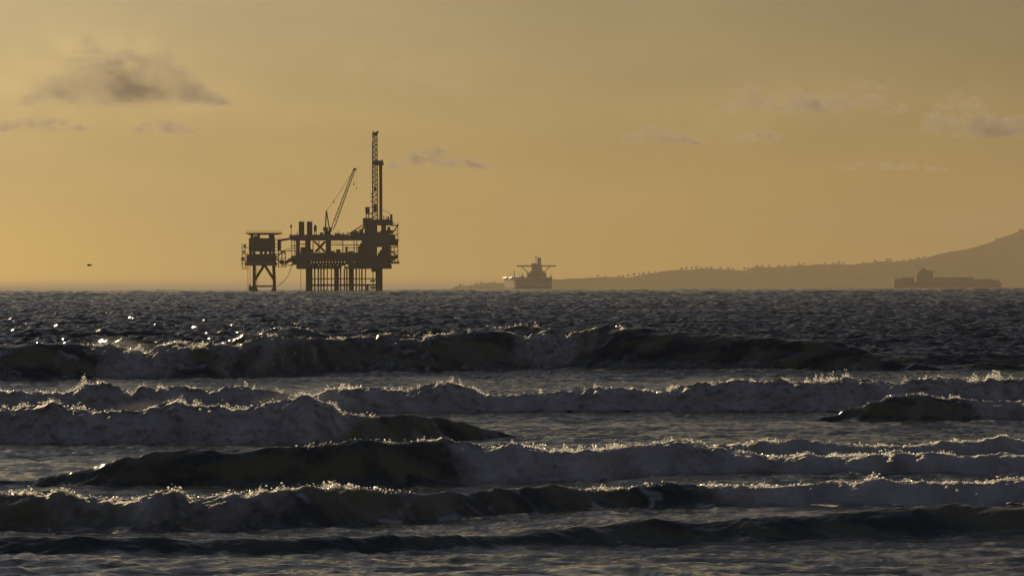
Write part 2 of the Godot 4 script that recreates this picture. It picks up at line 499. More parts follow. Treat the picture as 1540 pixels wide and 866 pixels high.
func grid_normals(V: PackedVector3Array, N: PackedVector3Array, nr: int, cols: int) -> void:
	for j in nr:
		var j0 := maxi(j - 1, 0) * cols
		var j1 := mini(j + 1, nr - 1) * cols
		for i in cols:
			var a := V[j * cols + mini(i + 1, cols - 1)] - V[j * cols + maxi(i - 1, 0)]
			var e := V[j1 + i] - V[j0 + i]
			N[j * cols + i] = a.cross(e).normalized()

func put_grid(called: String, parent: Node, V: PackedVector3Array, N: PackedVector3Array, Q: PackedColorArray, idx: PackedInt32Array, m: Material, compact: bool) -> MeshInstance3D:
	var arrays := []
	arrays.resize(Mesh.ARRAY_MAX)
	if compact:
		var map := PackedInt32Array(); map.resize(V.size()); map.fill(-1)
		var v := PackedVector3Array()
		var nn := PackedVector3Array()
		var cc := PackedColorArray()
		for i in idx.size():
			var a := idx[i]
			if map[a] < 0:
				map[a] = v.size()
				v.append(V[a]); nn.append(N[a]); cc.append(Q[a])
			idx[i] = map[a]
		V = v; N = nn; Q = cc
	arrays[Mesh.ARRAY_VERTEX] = V
	arrays[Mesh.ARRAY_NORMAL] = N
	arrays[Mesh.ARRAY_COLOR] = Q
	arrays[Mesh.ARRAY_INDEX] = idx
	var mesh := ArrayMesh.new()
	mesh.add_surface_from_arrays(Mesh.PRIMITIVE_TRIANGLES, arrays)
	mesh.surface_set_material(0, m)
	var o := MeshInstance3D.new()
	o.name = called
	o.mesh = mesh
	parent.add_child(o, true)
	return o

func shred() -> ArrayMesh:      # a torn flake of flying water
	var st := tool()
	var p := [Vector3(-1, 0, 0.2), Vector3(-0.2, 0.7, -0.3), Vector3(0.9, 0.3, 0.25), Vector3(0.3, -0.8, -0.2), Vector3(0, 0, 0.35)]
	for i in 4:
		st.add_vertex(p[i]); st.add_vertex(p[(i + 1) % 4]); st.add_vertex(p[4])
	st.generate_normals()
	return st.commit()

func spray(w: Node3D, b: Dictionary, seed_: int) -> void:
	var r := RandomNumberGenerator.new()
	r.seed = 900 + seed_
	var clump := noise(300 + seed_, 0.9, 3)
	var fleck := noise(400 + seed_, 4.0, 2)
	var where: Array[Transform3D] = []
	var n: int = b.H.size()
	var wide: float = 0.082 * b.d + 3.0
	for i in n:
		var x := -HALF + i * CELL
		if absf(x) > wide: continue
		var rim: float = b.R[i]
		if rim < 0.05: continue
		var H: float = b.H[i]
		var dense := rim * clampf(0.35 + 1.3 * clump.get_noise_1d(x), 0.04, 1.5) * clampf(0.5 + 1.6 * fleck.get_noise_1d(x), 0.1, 2.0)
		var many := int((dense * 55.0 + rim * 6.0) * clampf(H * 2.2, 0.5, 1.0) + r.randf())
		for q in many:
			var lift := -log(1.0 - r.randf() * 0.985) * 0.028 * (0.5 + dense) * clampf(H * 2.0, 0.5, 1.6)
			var back := r.randf_range(-0.14, 0.2)
			var y: float = H * (1.0 - 0.12 * r.randf()) + lift
			var s: float = r.randf_range(0.006, 0.023) * (0.6 + b.d / 220.0)
			var t := Transform3D(Basis.from_euler(Vector3(r.randf() * TAU, r.randf() * TAU, r.randf() * TAU)).scaled(Vector3(s, s * r.randf_range(0.6, 1.0), s)), Vector3(x + r.randf() * CELL, y - drop(b.d), -(b.D[i] + back)))
			where.append(t)
	if where.is_empty(): return
	var mm := MultiMesh.new()
	mm.transform_format = MultiMesh.TRANSFORM_3D
	mm.mesh = M.shred
	mm.instance_count = where.size()
	for i in where.size(): mm.set_instance_transform(i, where[i])
	var o := MultiMeshInstance3D.new()
	o.name = "spray"
	o.multimesh = mm
	o.material_override = M.spray
	o.set_meta("kind", "stuff")
	w.add_child(o)

func materials() -> void:
	var water := mat("water", Color.WHITE, 0.07, 0.0, 0.37)
	water.vertex_color_use_as_albedo = true
	var nt := NoiseTexture2D.new()
	nt.width = 1024; nt.height = 1024
	nt.seamless = true
	nt.as_normal_map = true
	nt.bump_strength = 6.0
	nt.noise = noise(11, 0.012, 5)
	water.normal_enabled = true
	water.normal_texture = nt
	water.normal_scale = 0.7
	water.uv1_triplanar = true
	water.uv1_world_triplanar = true
	water.uv1_scale = Vector3(0.16, 0.16, 0.23)
	var foam := mat("foam", Color.WHITE, 0.7)
	foam.vertex_color_use_as_albedo = true
	foam.normal_enabled = true
	foam.normal_texture = nt
	foam.uv1_triplanar = true
	foam.uv1_world_triplanar = true
	foam.uv1_scale = Vector3(0.8, 0.8, 0.8)
	var ww: StandardMaterial3D = foam.duplicate()
	ww.resource_name = "white_water"
	M.white_water = ww
	var sp := mat("spray", lin(0.92, 0.92, 0.9), 0.27)
	sp.backlight_enabled = true
	sp.backlight = Color(1, 1, 1)
	M.shred = shred()
	var mist_ := FogMaterial.new()
	mist_.resource_name = "mist"
	mist_.albedo = Color(1, 1, 1)
	mist_.density = 0.022
	M.mist = mist_
	mat("dark_steel", lin(0.15, 0.14, 0.135), 0.65)
	mat("grey_steel", lin(0.22, 0.205, 0.19), 0.7)
	mat("hull_paint", lin(0.44, 0.38, 0.35), 0.5)
	mat("cargo_hull", lin(0.07, 0.065, 0.07), 0.6)
	mat("boot_paint", lin(0.26, 0.2, 0.17), 0.95, 0.0, 0.2)
	mat("white_paint", lin(0.85, 0.84, 0.8), 0.25)
	mat("ship_grey", lin(0.38, 0.35, 0.32), 0.6)
	mat("cargo_grey", lin(0.10, 0.09, 0.09), 0.7)
	mat("ship_glass", lin(0.02, 0.02, 0.025), 0.1)
	mat("box_red", lin(0.12, 0.07, 0.06), 0.7)
	mat("box_blue", lin(0.07, 0.07, 0.08), 0.7)
	mat("box_grey", lin(0.1, 0.09, 0.08), 0.7)
	mat("bark", lin(0.06, 0.045, 0.035), 0.9)
	mat("leaf", lin(0.05, 0.06, 0.03), 0.9, 0.0, 0.2)
	mat("feather", lin(0.08, 0.07, 0.06), 0.8)
	var land := mat("land", Color.WHITE, 1.0, 0.0, 0.0)
	land.vertex_color_use_as_albedo = true

# ------------------------------------------------------------------ oil platforms
const RIG := 3200.0               # how far out the platforms stand
const RS := 0.32                  # metres in one pixel of the photograph there

func rp(px: float, py: float, z := 0.0) -> Vector3:     # platform point from its place in the side view
	return Vector3((px - 480.0) * RS, (438.0 - py) * RS, z)

func rbox(parent: Node, called: String, x0: float, y0: float, x1: float, y1: float, z0: float, z1: float, m: Material) -> MeshInstance3D:
	var st := tool()
	box(st, rp(x0, y1, z0), rp(x1, y0, z1))
	return obj(called, st, m, parent)

func rbar(parent: Node, called: String, a: Vector3, b: Vector3, r: float, m: Material, n := 8) -> MeshInstance3D:
	var st := tool()
	tube(st, a, b, r, r, n)
	return obj(called, st, m, parent)

func railing(parent: Node, x0: float, x1: float, y: float, z: float) -> void:
	var st := tool()
	var n := maxi(2, int(absf(x1 - x0) / 4.0))
	for k in 2:
		box(st, rp(x0, y - 1.7 * (k + 1) + 0.12, z - 0.04), rp(x1, y - 1.7 * (k + 1) - 0.12, z + 0.04))
	for i in n + 1:
		var x := lerpf(x0, x1, float(i) / n)
		box(st, rp(x - 0.13, y, z - 0.04), rp(x + 0.13, y - 3.4, z + 0.04))
	obj("railing", st, M.grey_steel, parent).set_meta("kind", "stuff")

func lattice(st: SurfaceTool, a: Vector3, b: Vector3, wa: float, wb: float, bays: int, r: float) -> void:
	# bracing of a square lattice tower or boom between its four chords
	var axis := (b - a).normalized()
	var side := Vector3.FORWARD.cross(axis).normalized()
	var deep := axis.cross(side).normalized()
	for f in 4:
		for i in bays:
			var t0 := float(i) / bays
			var t1 := float(i + 1) / bays
			var w0 := lerpf(wa, wb, t0) * 0.5
			var w1 := lerpf(wa, wb, t1) * 0.5
			var c0 := a.lerp(b, t0)
			var c1 := a.lerp(b, t1)
			var s0 := side if f == 0 else -side if f == 1 else deep if f == 2 else -deep
			var e0 := deep if f < 2 else side
			var flip := 1.0 if i % 2 == 0 else -1.0
			tube(st, c0 + (s0 + e0 * flip) * w0, c1 + (s0 - e0 * flip) * w1, r, r, 4)
			tube(st, c1 + (s0 + e0) * w1, c1 + (s0 - e0) * w1, r, r, 4)

func chords(parent: Node, a: Vector3, b: Vector3, wa: float, wb: float, r: float, m: Material) -> void:
	var axis := (b - a).normalized()
	var side := Vector3.FORWARD.cross(axis).normalized()
	var deep := axis.cross(side).normalized()
	for k in 4:
		var o := side * (1.0 if k & 1 else -1.0) + deep * (1.0 if k & 2 else -1.0)
		rbar(parent, "chord", a + o * wa * 0.5, b + o * wb * 0.5, r, m, 6)

func make_wellhead(at: Vector3) -> void:
	var t := base("wellhead_platform", at)
	tag(t, "small wellhead platform with flat roof deck standing left of the big oil platform", "platform")
	var m: Material = M.dark_steel
	var g: Material = M.grey_steel
	rbox(t, "roof_deck", 370.5, 350.0, 423.5, 351.6, -9.5, 9.5, m)
	rbox(t, "roof_beam", 374.0, 351.7, 419.0, 352.9, -8.0, 8.0, g)
	for x in [378.5, 388.5, 406.0, 410.5]:
		for z in [-6.5, 6.5]: rbar(t, "roof_post", rp(x, 358.0, z), rp(x, 352.9, z), 0.45, m)
	rbox(t, "roof_crate", 381.5, 354.2, 390.0, 358.0, -4, 4, g)
	rbox(t, "roof_equipment", 404.5, 353.6, 409.0, 358.0, -3, 3, m)
	var up := rbox(t, "upper_module", 374.8, 358.0, 412.6, 378.2, -8, 8, m)
	for i in 8:
		var st := tool()
		box(st, rp(376.5 + i * 4.6, 377.0, 8.0), rp(376.9 + i * 4.6, 359.0, 8.15))
		obj("rib", st, g, up)
	for x in [376.5, 381.5, 392.5, 399.0, 406.0, 411.0]:
		for z in [-7.0, 7.0]: rbar(t, "post", rp(x, 382.6, z), rp(x, 378.2, z), 0.42, m)
	rbox(t, "pipe_run", 375.0, 381.6, 413.5, 382.6, -7, 7, g)
	var low := rbox(t, "lower_module", 371.2, 382.6, 414.0, 394.0, -9, 9, m)
	for i in 9:
		var st := tool()
		box(st, rp(373.0 + i * 4.7, 393.5, 9.0), rp(373.4 + i * 4.7, 383.2, 9.15))
		obj("rib", st, g, low)
	rbox(t, "deck_beam", 370.0, 394.0, 415.0, 399.4, -9.5, 9.5, g)
	# stairs and pipes at the right, ladders and fenders at the left
	rbox(t, "stair_tower", 417.2, 360.0, 422.0, 376.5, -3, 3, m)
	for y in [360.5, 366.0, 371.0, 376.5]: rbox(t, "landing", 412.6, y, 423.5, y + 0.7, -4, 4, g)
	rbar(t, "stair", rp(413.5, 388.0, 5), rp(427.0, 377.5, 5), 0.3, g)
	rbar(t, "stair", rp(427.5, 399.0, 5), rp(415.0, 388.5, 5), 0.3, g)
	for y in [381.0, 388.0, 396.0, 400.5]: rbox(t, "landing", 414.0, y, 430.0, y + 0.8, -5, 5, m)
	for x in [419.0, 424.0, 429.0]: rbar(t, "landing_post", rp(x, 401.0, 4.5), rp(x, 376.5, 4.5), 0.25, g, 6)
	rbox(t, "valve_skid", 420.5, 391.0, 427.0, 396.0, -3, 3, m)
	rbox(t, "valve_skid", 422.0, 376.5, 428.5, 380.0, -2, 2, m)
	for k in [[364.5, 374.5, 371.5], [363.5, 373.0, 380.5], [362.5, 372.0, 391.5], [361.8, 371.5, 395.5], [364.0, 374.0, 403.0]]:
		rbox(t, "landing", k[0], k[2], k[1], k[2] + 0.9, -4, 4, m)
	rbox(t, "life_raft", 362.5, 386.5, 367.0, 391.0, -2, 2, m)
	rbox(t, "control_box", 366.0, 367.5, 369.5, 371.0, -2, 2, m)
	rbox(t, "control_box", 365.0, 376.5, 368.5, 379.5, -1.5, 1.5, m)
	for x in [364.5, 369.0]: rbar(t, "landing_post", rp(x, 404.0, 3.5), rp(x - 0.5, 366.0, 3.5), 0.2, g, 6)
	rbar(t, "drain_pipe", rp(372.5, 436.0, 2), rp(372.5, 399.0, 2), 0.12, g, 6)
	rbar(t, "drain_pipe", rp(376.2, 436.0, 4), rp(376.2, 399.0, 4), 0.12, g, 6)
	# jacket
	for z in [-7.0, 7.0]:
		rbar(t, "leg", rp(381.6, 456.0, z), rp(382.0, 399.0, z), 0.52, m, 12)
		rbar(t, "leg", rp(413.2, 456.0, z), rp(411.2, 399.0, z), 0.52, m, 12)
		rbar(t, "brace", rp(383.0, 420.5, z), rp(396.2, 399.4, z), 0.42, m)
		rbar(t, "brace", rp(411.5, 420.5, z), rp(398.2, 399.4, z), 0.42, m)
		rbar(t, "brace", rp(382.0, 430.2, z), rp(412.3, 430.2, z), 0.38, m)
		rbar(t, "brace", rp(383.0, 431.5, z), rp(389.0, 442.0, z), 0.38, m)
		rbar(t, "brace", rp(412.0, 431.5, z), rp(406.0, 442.0, z), 0.38, m)
	for x in [381.8, 412.4]: rbar(t, "brace", rp(x, 430.2, -7), rp(x, 415.0, 7), 0.38, m)
	rbox(t, "boat_landing", 374.3, 431.0, 381.5, 437.0, -5, 5, m)
	for i in 3: rbar(t, "fender", rp(375.0 + i * 2.4, 441.0, 5.2), rp(375.0 + i * 2.4, 427.5 + i, 5.2), 0.3, g, 6)
	rbar(t, "ladder", rp(386.6, 432.0, 6), rp(386.6, 402.0, 6), 0.16, g, 6)
	railing(t, 371.0, 423.0, 350.0, 9.3)
	railing(t, 412.6, 423.0, 360.5, 3.9)

func make_platform(at: Vector3) -> void:
	var t := base("oil_platform", at)
	tag(t, "big dark oil platform on columns carrying the drilling mast and crane", "platform")
	var m: Material = M.dark_steel
	var g: Material = M.grey_steel
	# upper deck
	rbox(t, "upper_deck", 438.0, 356.5, 549.0, 361.6, -15, 15, m)
	rbox(t, "deck_house", 443.0, 353.0, 500.0, 356.5, -12, 10, m)
	for k in [[440.0, 443.5, 354.0], [481.0, 486.0, 349.5], [503.5, 507.5, 350.8], [508.0, 512.5, 351.2], [513.5, 519.0, 352.0], [526.5, 531.0, 349.5], [530.0, 537.5, 346.8], [537.0, 541.0, 349.8], [541.0, 548.0, 353.0]]:
		rbox(t, "deck_equipment", k[0], k[2], k[1], 356.5, -5, 3, m if int(k[0]) % 2 else g)
	rbox(t, "deck_skid", 500.0, 354.0, 548.0, 356.5, -10, 8, m)
	rbar(t, "flare_pipe", rp(521.0, 354.0, 6), rp(547.0, 338.5, 6), 0.28, g)
	rbar(t, "flare_pipe", rp(524.0, 356.0, 4), rp(547.0, 345.0, 4), 0.2, g)
	# open storey between the decks
	for x in [447.8, 462.8, 493.6]:
		for z in [-13.0, 13.0]: rbar(t, "column", rp(x, 380.0, z), rp(x, 361.6, z), 0.55 if x < 450.0 else 0.95, m, 10)
	for x in [471.5, 480.5, 516.2, 533.0, 537.3]:
		rbar(t, "post", rp(x, 380.0, 10), rp(x, 361.6, 10), 0.24, m, 6)
	for z in [-11.0, 11.0]:
		rbar(t, "brace", rp(472.5, 363.0, z), rp(489.0, 379.0, z), 0.3, m)
		rbar(t, "brace", rp(489.0, 363.0, z), rp(474.0, 379.0, z), 0.3, m)
	for k in [[496.0, 548.0, 368.3, 0.22], [517.0, 546.0, 372.6, 0.18], [452.0, 462.0, 367.0, 0.3], [498.0, 516.0, 364.8, 0.16]]:
		rbar(t, "pipe", rp(k[0], k[2], 8), rp(k[1], k[2] + 0.6, 8), k[3], g, 6)
	for k in [[452.0, 461.0, 371.5], [465.0, 470.0, 374.5], [497.0, 503.0, 377.5], [505.5, 511.5, 375.0], [519.5, 522.5, 371.0], [524.0, 531.0, 377.8], [538.5, 541.5, 370.0], [541.5, 545.5, 365.5], [544.0, 549.0, 374.5]]:
		rbox(t, "process_vessel", k[0], k[2], k[1], 380.0, -4, 4, g if int(k[0]) % 2 else m)
	for k in [[437.0, 446.5, 369.2], [438.0, 446.0, 373.0], [430.5, 446.0, 376.8]]:
		rbox(t, "side_walkway", k[0], k[2], k[1], k[2] + 0.9, -4, 4, g)
	for x in [439.0, 443.5]: rbar(t, "walkway_post", rp(x, 386.0, 3.8), rp(x, 361.0, 3.8), 0.2, g, 6)
	# main deck: plated girders with a row of ports
	rbox(t, "main_deck", 446.0, 380.0, 549.0, 392.7, -17, 17, m)
	rbox(t, "deck_wing", 438.5, 384.5, 446.0, 392.0, -11, 11, m)
	rbox(t, "deck_wing", 434.5, 388.0, 438.5, 394.0, -8, 8, m)
	rbox(t, "deck_wing", 440.0, 392.0, 446.0, 398.0, -9, 9, g)
	rbox(t, "deck_wing", 438.0, 397.0, 446.0, 398.2, -9, 9, g)
	rbox(t, "girder", 447.0, 391.6, 463.0, 395.4, -17, 17, m)
	rbox(t, "girder", 522.0, 391.6, 531.0, 395.4, -17, 17, m)
	rbox(t, "girder", 534.0, 391.6, 549.0, 395.4, -17, 17, m)
	var x := 463.5
	while x < 521.0:
		rbox(t, "girder_web", x, 391.6, x + 3.4, 395.4, -1.5, 1.5, g)
		x += 4.6
	rbox(t, "girder", 447.0, 395.4, 549.0, 397.8, -17, 17, m)
	x = 474.0
	while x < 512.0:
		rbox(t, "girder_web", x, 397.8, x + 4.6, 399.6, -1.5, 1.5, g)
		x += 5.6
	rbox(t, "girder", 447.0, 397.8, 474.0, 399.6, -17, 17, m)
	rbox(t, "girder", 524.5, 397.8, 549.0, 404.4, -17, 17, m)
	rbox(t, "girder", 447.0, 399.6, 512.0, 404.4, -17, 17, m)
	rbox(t, "girder", 519.0, 400.5, 521.5, 404.4, -17, 17, m)
	rbox(t, "girder", 512.0, 397.8, 518.0, 399.8, -17, 17, m)
	# drilling module at the right, storey by storey
	rbox(t, "lower_module", 549.0, 384.2, 586.5, 404.4, -17, 17, m)
	rbox(t, "lower_module_end", 586.5, 386.0, 594.5, 391.0, -12, 12, g)
	rbox(t, "lower_module_end", 586.5, 397.5, 588.3, 404.4, -12, 12, m)
	rbox(t, "cantilever_deck", 586.5, 393.8, 600.0, 396.6, -12, 12, m)
	rbox(t, "middle_module", 545.8, 371.5, 566.0, 384.2, -16, 16, m)
	rbox(t, "middle_module", 574.8, 371.5, 586.5, 384.2, -16, 16, m)
	rbox(t, "middle_pump", 568.5, 380.0, 574.8, 384.2, -5, 5, g)
	rbox(t, "middle_pump", 571.5, 376.0, 574.8, 380.0, -5, 5, g)
	rbox(t, "upper_module", 545.0, 351.0, 586.5, 371.5, -16, 16, m)
	rbox(t, "upper_module_end", 586.5, 353.0, 594.0, 369.5, -13, 13, m)
	rbox(t, "upper_module_end", 594.0, 360.0, 597.5, 370.0, -8, 8, g)
	rbox(t, "pipe_rack", 549.0, 339.0, 566.5, 351.0, -12, 12, m)
	rbox(t, "pipe_rack", 573.0, 346.5, 590.0, 351.0, -12, 12, m)
	rbox(t, "pipe_rack", 574.0, 339.0, 580.0, 346.5, -12, 12, g)
	rbox(t, "pipe_rack", 583.0, 341.5, 586.5, 346.5, -10, 10, g)
	rbox(t, "pipe_rack", 566.5, 349.0, 573.0, 351.0, -12, 12, m)
	rbox(t, "drill_floor", 546.6, 330.5, 586.5, 339.0, -13, 13, m)
	rbox(t, "drill_floor_end", 586.5, 332.5, 590.6, 339.0, -10, 10, m)
	rbox(t, "wind_wall", 546.6, 328.2, 560.0, 330.5, -12, 12, g)
	rbox(t, "vent_tower", 586.8, 322.5, 590.2, 332.5, -2, 2, m)
	rbox(t, "cantilever_deck", 588.0, 338.5, 599.5, 340.0, -6, 6, m)
	rbox(t, "cantilever_deck", 586.5, 371.2, 598.0, 372.4, -8, 8, g)
	rbox(t, "cantilever_deck", 586.5, 378.0, 597.0, 379.0, -8, 8, g)
	rbox(t, "cantilever_deck", 586.5, 384.5, 598.0, 386.0, -8, 8, m)
	rbox(t, "life_boat", 589.5, 385.5, 598.0, 389.0, -5, 5, m)
	for q in [588.5, 593.0, 598.6]:
		rbar(t, "post", rp(q, 396.0, 7.5), rp(q, 337.0 if q > 598.0 else 371.0, 7.5), 0.2, g, 6)
	rbar(t, "stair", rp(589.0, 393.5, 8), rp(597.5, 386.0, 8), 0.3, g)
	rbar(t, "stair", rp(597.5, 384.5, 8), rp(588.0, 378.5, 8), 0.3, g)
	rbar(t, "stair", rp(589.0, 353.0, 8), rp(598.0, 340.5, 8), 0.3, g)
	rbar(t, "stair", rp(541.0, 352.0, 9), rp(549.0, 340.0, 9), 0.45, g)
	rbox(t, "tool_house", 540.5, 345.0, 546.0, 353.0, -5, 5, g)
	rbar(t, "exhaust", rp(584.0, 330.5, 3), rp(584.0, 326.0, 3), 0.4, g)
	# columns under the deck and the well conductors between them
	for k in [[464.6, 4.0], [505.8, 2.7], [528.0, 3.0], [569.8, 4.6]]:
		for z in [-12.0, 12.0]: rbar(t, "leg", rp(k[0], 460.0, z), rp(k[0], 404.4, z), k[1] * RS, m, 14)
	for q in [473.2, 478.6, 482.6, 487.0, 492.2, 498.2, 512.2, 517.8, 521.6, 535.6, 540.2, 544.2, 549.6]:
		rbar(t, "conductor", rp(q, 458.0, 3), rp(q, 404.4, 3), 0.36 if int(q) % 3 else 0.26, g, 8)
	rbar(t, "riser", rp(452.4, 452.0, 5), rp(452.4, 404.4, 5), 0.12, g, 6)
	rbar(t, "riser", rp(561.0, 445.0, 5), rp(561.0, 404.4, 5), 0.22, g, 6)
	for z in [-12.0, 12.0]:
		rbar(t, "brace", rp(464.6, 419.2, z), rp(569.8, 419.2, z), 0.24, m)
		rbar(t, "brace", rp(464.6, 428.8, z), rp(569.8, 428.8, z), 0.42, m)
	for k in [464.6, 505.8, 528.0, 569.8]: rbar(t, "brace", rp(k, 428.8, -12), rp(k, 420.0, 12), 0.4, m)
	rbox(t, "boat_landing", 556.5, 431.5, 566.0, 434.0, -6, 6, g)
	rbox(t, "pump_caisson", 550.5, 430.0, 554.0, 436.5, -2, 2, m)
	rbox(t, "valve_platform", 558.5, 404.4, 564.5, 409.0, -3, 3, g)
	rbox(t, "valve_platform", 557.0, 421.0, 563.5, 424.0, -3, 3, g)
	for k in [[448.0, 6.0], [452.5, 4.0], [488.5, 5.5], [509.5, 7.0], [516.5, 4.5], [523.5, 6.0], [544.5, 9.0]]:
		rbar(t, "vent_pipe", rp(k[0], 354.0, 7), rp(k[0], 354.0 - k[1], 7), 0.16, g, 6)
	for k in [[551.0, 5.0], [577.5, 6.5], [581.0, 4.0]]:
		rbar(t, "vent_pipe", rp(k[0], 330.5, 6), rp(k[0], 330.5 - k[1], 6), 0.18, g, 6)
	for k in [[594.5, 352.0, 599.0], [594.0, 362.5, 600.0], [588.0, 347.0, 596.0]]:
		rbox(t, "side_walkway", k[0], k[1], k[2], k[1] + 0.9, -5, 5, m)
	railing(t, 594.0, 600.0, 362.5, 4.9)
	railing(t, 438.0, 446.0, 356.5, 14.8)
	railing(t, 500.0, 548.0, 354.0, 7.9)
	railing(t, 588.0, 599.5, 338.5, 5.9)
	railing(t, 586.5, 600.0, 393.8, 11.8)
	railing(t, 560.0, 586.5, 330.5, 12.8)
	railing(t, 446.0, 548.0, 380.0, 16.8)

func make_mast(at: Vector3) -> void:
	var t := base("drilling_mast", at)
	tag(t, "tall lattice drilling mast with monkey board rising from the oil platform", "mast")
	var m: Material = M.dark_steel
	var a := rp(564.0, 330.5)
	var b := rp(564.2, 203.0)
	chords(t, a, b, 7.6 * RS, 6.2 * RS, 0.26, m)
	var st := tool()
	lattice(st, a, b, 7.6 * RS, 6.2 * RS, 34, 0.13)
	obj("lattice", st, m, t).set_meta("kind", "stuff")
	rbox(t, "crown_block", 560.2, 199.0, 568.2, 204.2, -1.6, 1.6, m)
	rbox(t, "crown_sheave", 566.5, 197.2, 569.4, 201.0, -0.7, 0.7, m)
	rbar(t, "beacon", rp(562.0, 199.0), rp(562.0, 196.0), 0.12, m, 6)
	rbox(t, "monkey_board", 560.0, 241.8, 576.2, 248.8, -3, 3, m)
	rbox(t, "monkey_board_rail", 573.8, 240.4, 575.6, 241.8, -2, 2, m)
	rbox(t, "monkey_board_rail", 576.2, 245.0, 577.4, 248.2, -2, 2, m)
	for k in 6:
		rbar(t, "drill_pipe", rp(571.2 + 0.65 * k, 330.5, -1.5 + 0.5 * k), rp(571.0 + 0.65 * k, 248.8, -1.5 + 0.5 * k), 0.26, m, 8)
	rbox(t, "travelling_block", 562.4, 282.0, 566.0, 287.5, -0.8, 0.8, m)
	rbox(t, "top_drive", 561.8, 307.0, 566.6, 319.0, -1.0, 1.0, m)
	rbar(t, "hoist_line", rp(563.6, 282.0), rp(563.6, 204.0), 0.09, m, 6)
	rbar(t, "hoist_line", rp(564.8, 282.0), rp(564.8, 204.0), 0.09, m, 6)
	rbar(t, "stand_pipe", rp(560.2, 330.0, 1.6), rp(560.4, 215.0, 1.6), 0.22, m, 6)
	for y in [291.0, 296.0, 302.0, 311.0, 321.0]: rbox(t, "side_platform", 557.6, y, 561.0, y + 1.4, -1.4, 1.4, m)
	rbox(t, "drillers_cabin", 549.4, 311.5, 555.8, 320.5, -2, 2, m)
	rbox(t, "cabin_base", 550.5, 320.5, 559.0, 322.0, -2, 2, m)
	for x in [551.0, 554.5]: rbar(t, "cabin_post", rp(x, 330.5), rp(x, 320.5), 0.3, m, 6)
	var prev := rp(575.2, 316.5, 1)
	for i in 8:
		var u := (i + 1) / 8.0
		var p := rp(lerpf(575.2, 587.5, u), lerpf(316.5, 323.0, u) - 1.2 * sin(PI * u), 1)
		rbar(t, "cable", prev, p, 0.1, m, 5)
		prev = p

func make_crane(at: Vector3) -> void:
	var t := base("pedestal_crane", at)
	tag(t, "pedestal crane with raised lattice boom on the platform's upper deck", "crane")
	var m: Material = M.dark_steel
	rbar(t, "pedestal", rp(492.5, 356.5), rp(492.5, 348.0), 1.5, m, 12)
	rbox(t, "slew_ring", 487.5, 347.0, 498.5, 349.0, -2.6, 2.6, m)
	rbox(t, "cab", 494.0, 342.0, 498.5, 347.0, -2.4, -0.2, m)
	rbox(t, "winch_house", 485.8, 341.5, 493.0, 347.0, -2, 2, m)
	rbar(t, "a_frame", rp(489.0, 347.0, 1.5), rp(490.6, 318.6, 0.5), 0.3, m)
	rbar(t, "a_frame", rp(489.0, 347.0, -1.5), rp(490.6, 318.6, -0.5), 0.3, m)
	rbar(t, "a_frame", rp(495.8, 347.0, 1.5), rp(491.2, 319.5, 0.5), 0.26, m)
	rbar(t, "a_frame", rp(495.8, 347.0, -1.5), rp(491.2, 319.5, -0.5), 0.26, m)
	rbox(t, "a_frame_head", 489.6, 317.0, 492.0, 323.0, -0.8, 0.8, m)
	var a := rp(499.5, 345.0)
	var e := rp(533.0, 255.0)
	var c := a.lerp(e, 0.12)
	chords(t, c, e, 4.6 * RS, 2.6 * RS, 0.18, m)
	chords(t, a, c, 2.4 * RS, 4.6 * RS, 0.2, m)
	var st := tool()
	lattice(st, c, e, 4.6 * RS, 2.6 * RS, 20, 0.085)
	obj("lattice", st, m, t).set_meta("kind", "stuff")
	rbox(t, "boom_head", 531.8, 253.0, 536.2, 256.0, -0.7, 0.7, m)
	rbar(t, "pendant", rp(490.8, 317.5), rp(501.6, 303.0), 0.09, m, 5)
	rbar(t, "pendant", rp(501.6, 303.0), rp(531.5, 257.0), 0.09, m, 5)
	rbox(t, "spreader", 500.6, 302.0, 502.6, 304.4, -0.6, 0.6, m)
	rbar(t, "hoist_line", rp(532.0, 255.0), rp(532.0, 276.0), 0.045, m, 5)
	rbar(t, "hoist_line", rp(536.0, 254.5), rp(536.0, 283.0), 0.045, m, 5)
	rbox(t, "hook_block", 531.3, 275.6, 532.7, 278.6, -0.3, 0.3, m)
	rbox(t, "hook_block", 535.4, 282.8, 536.6, 285.0, -0.25, 0.25, m)

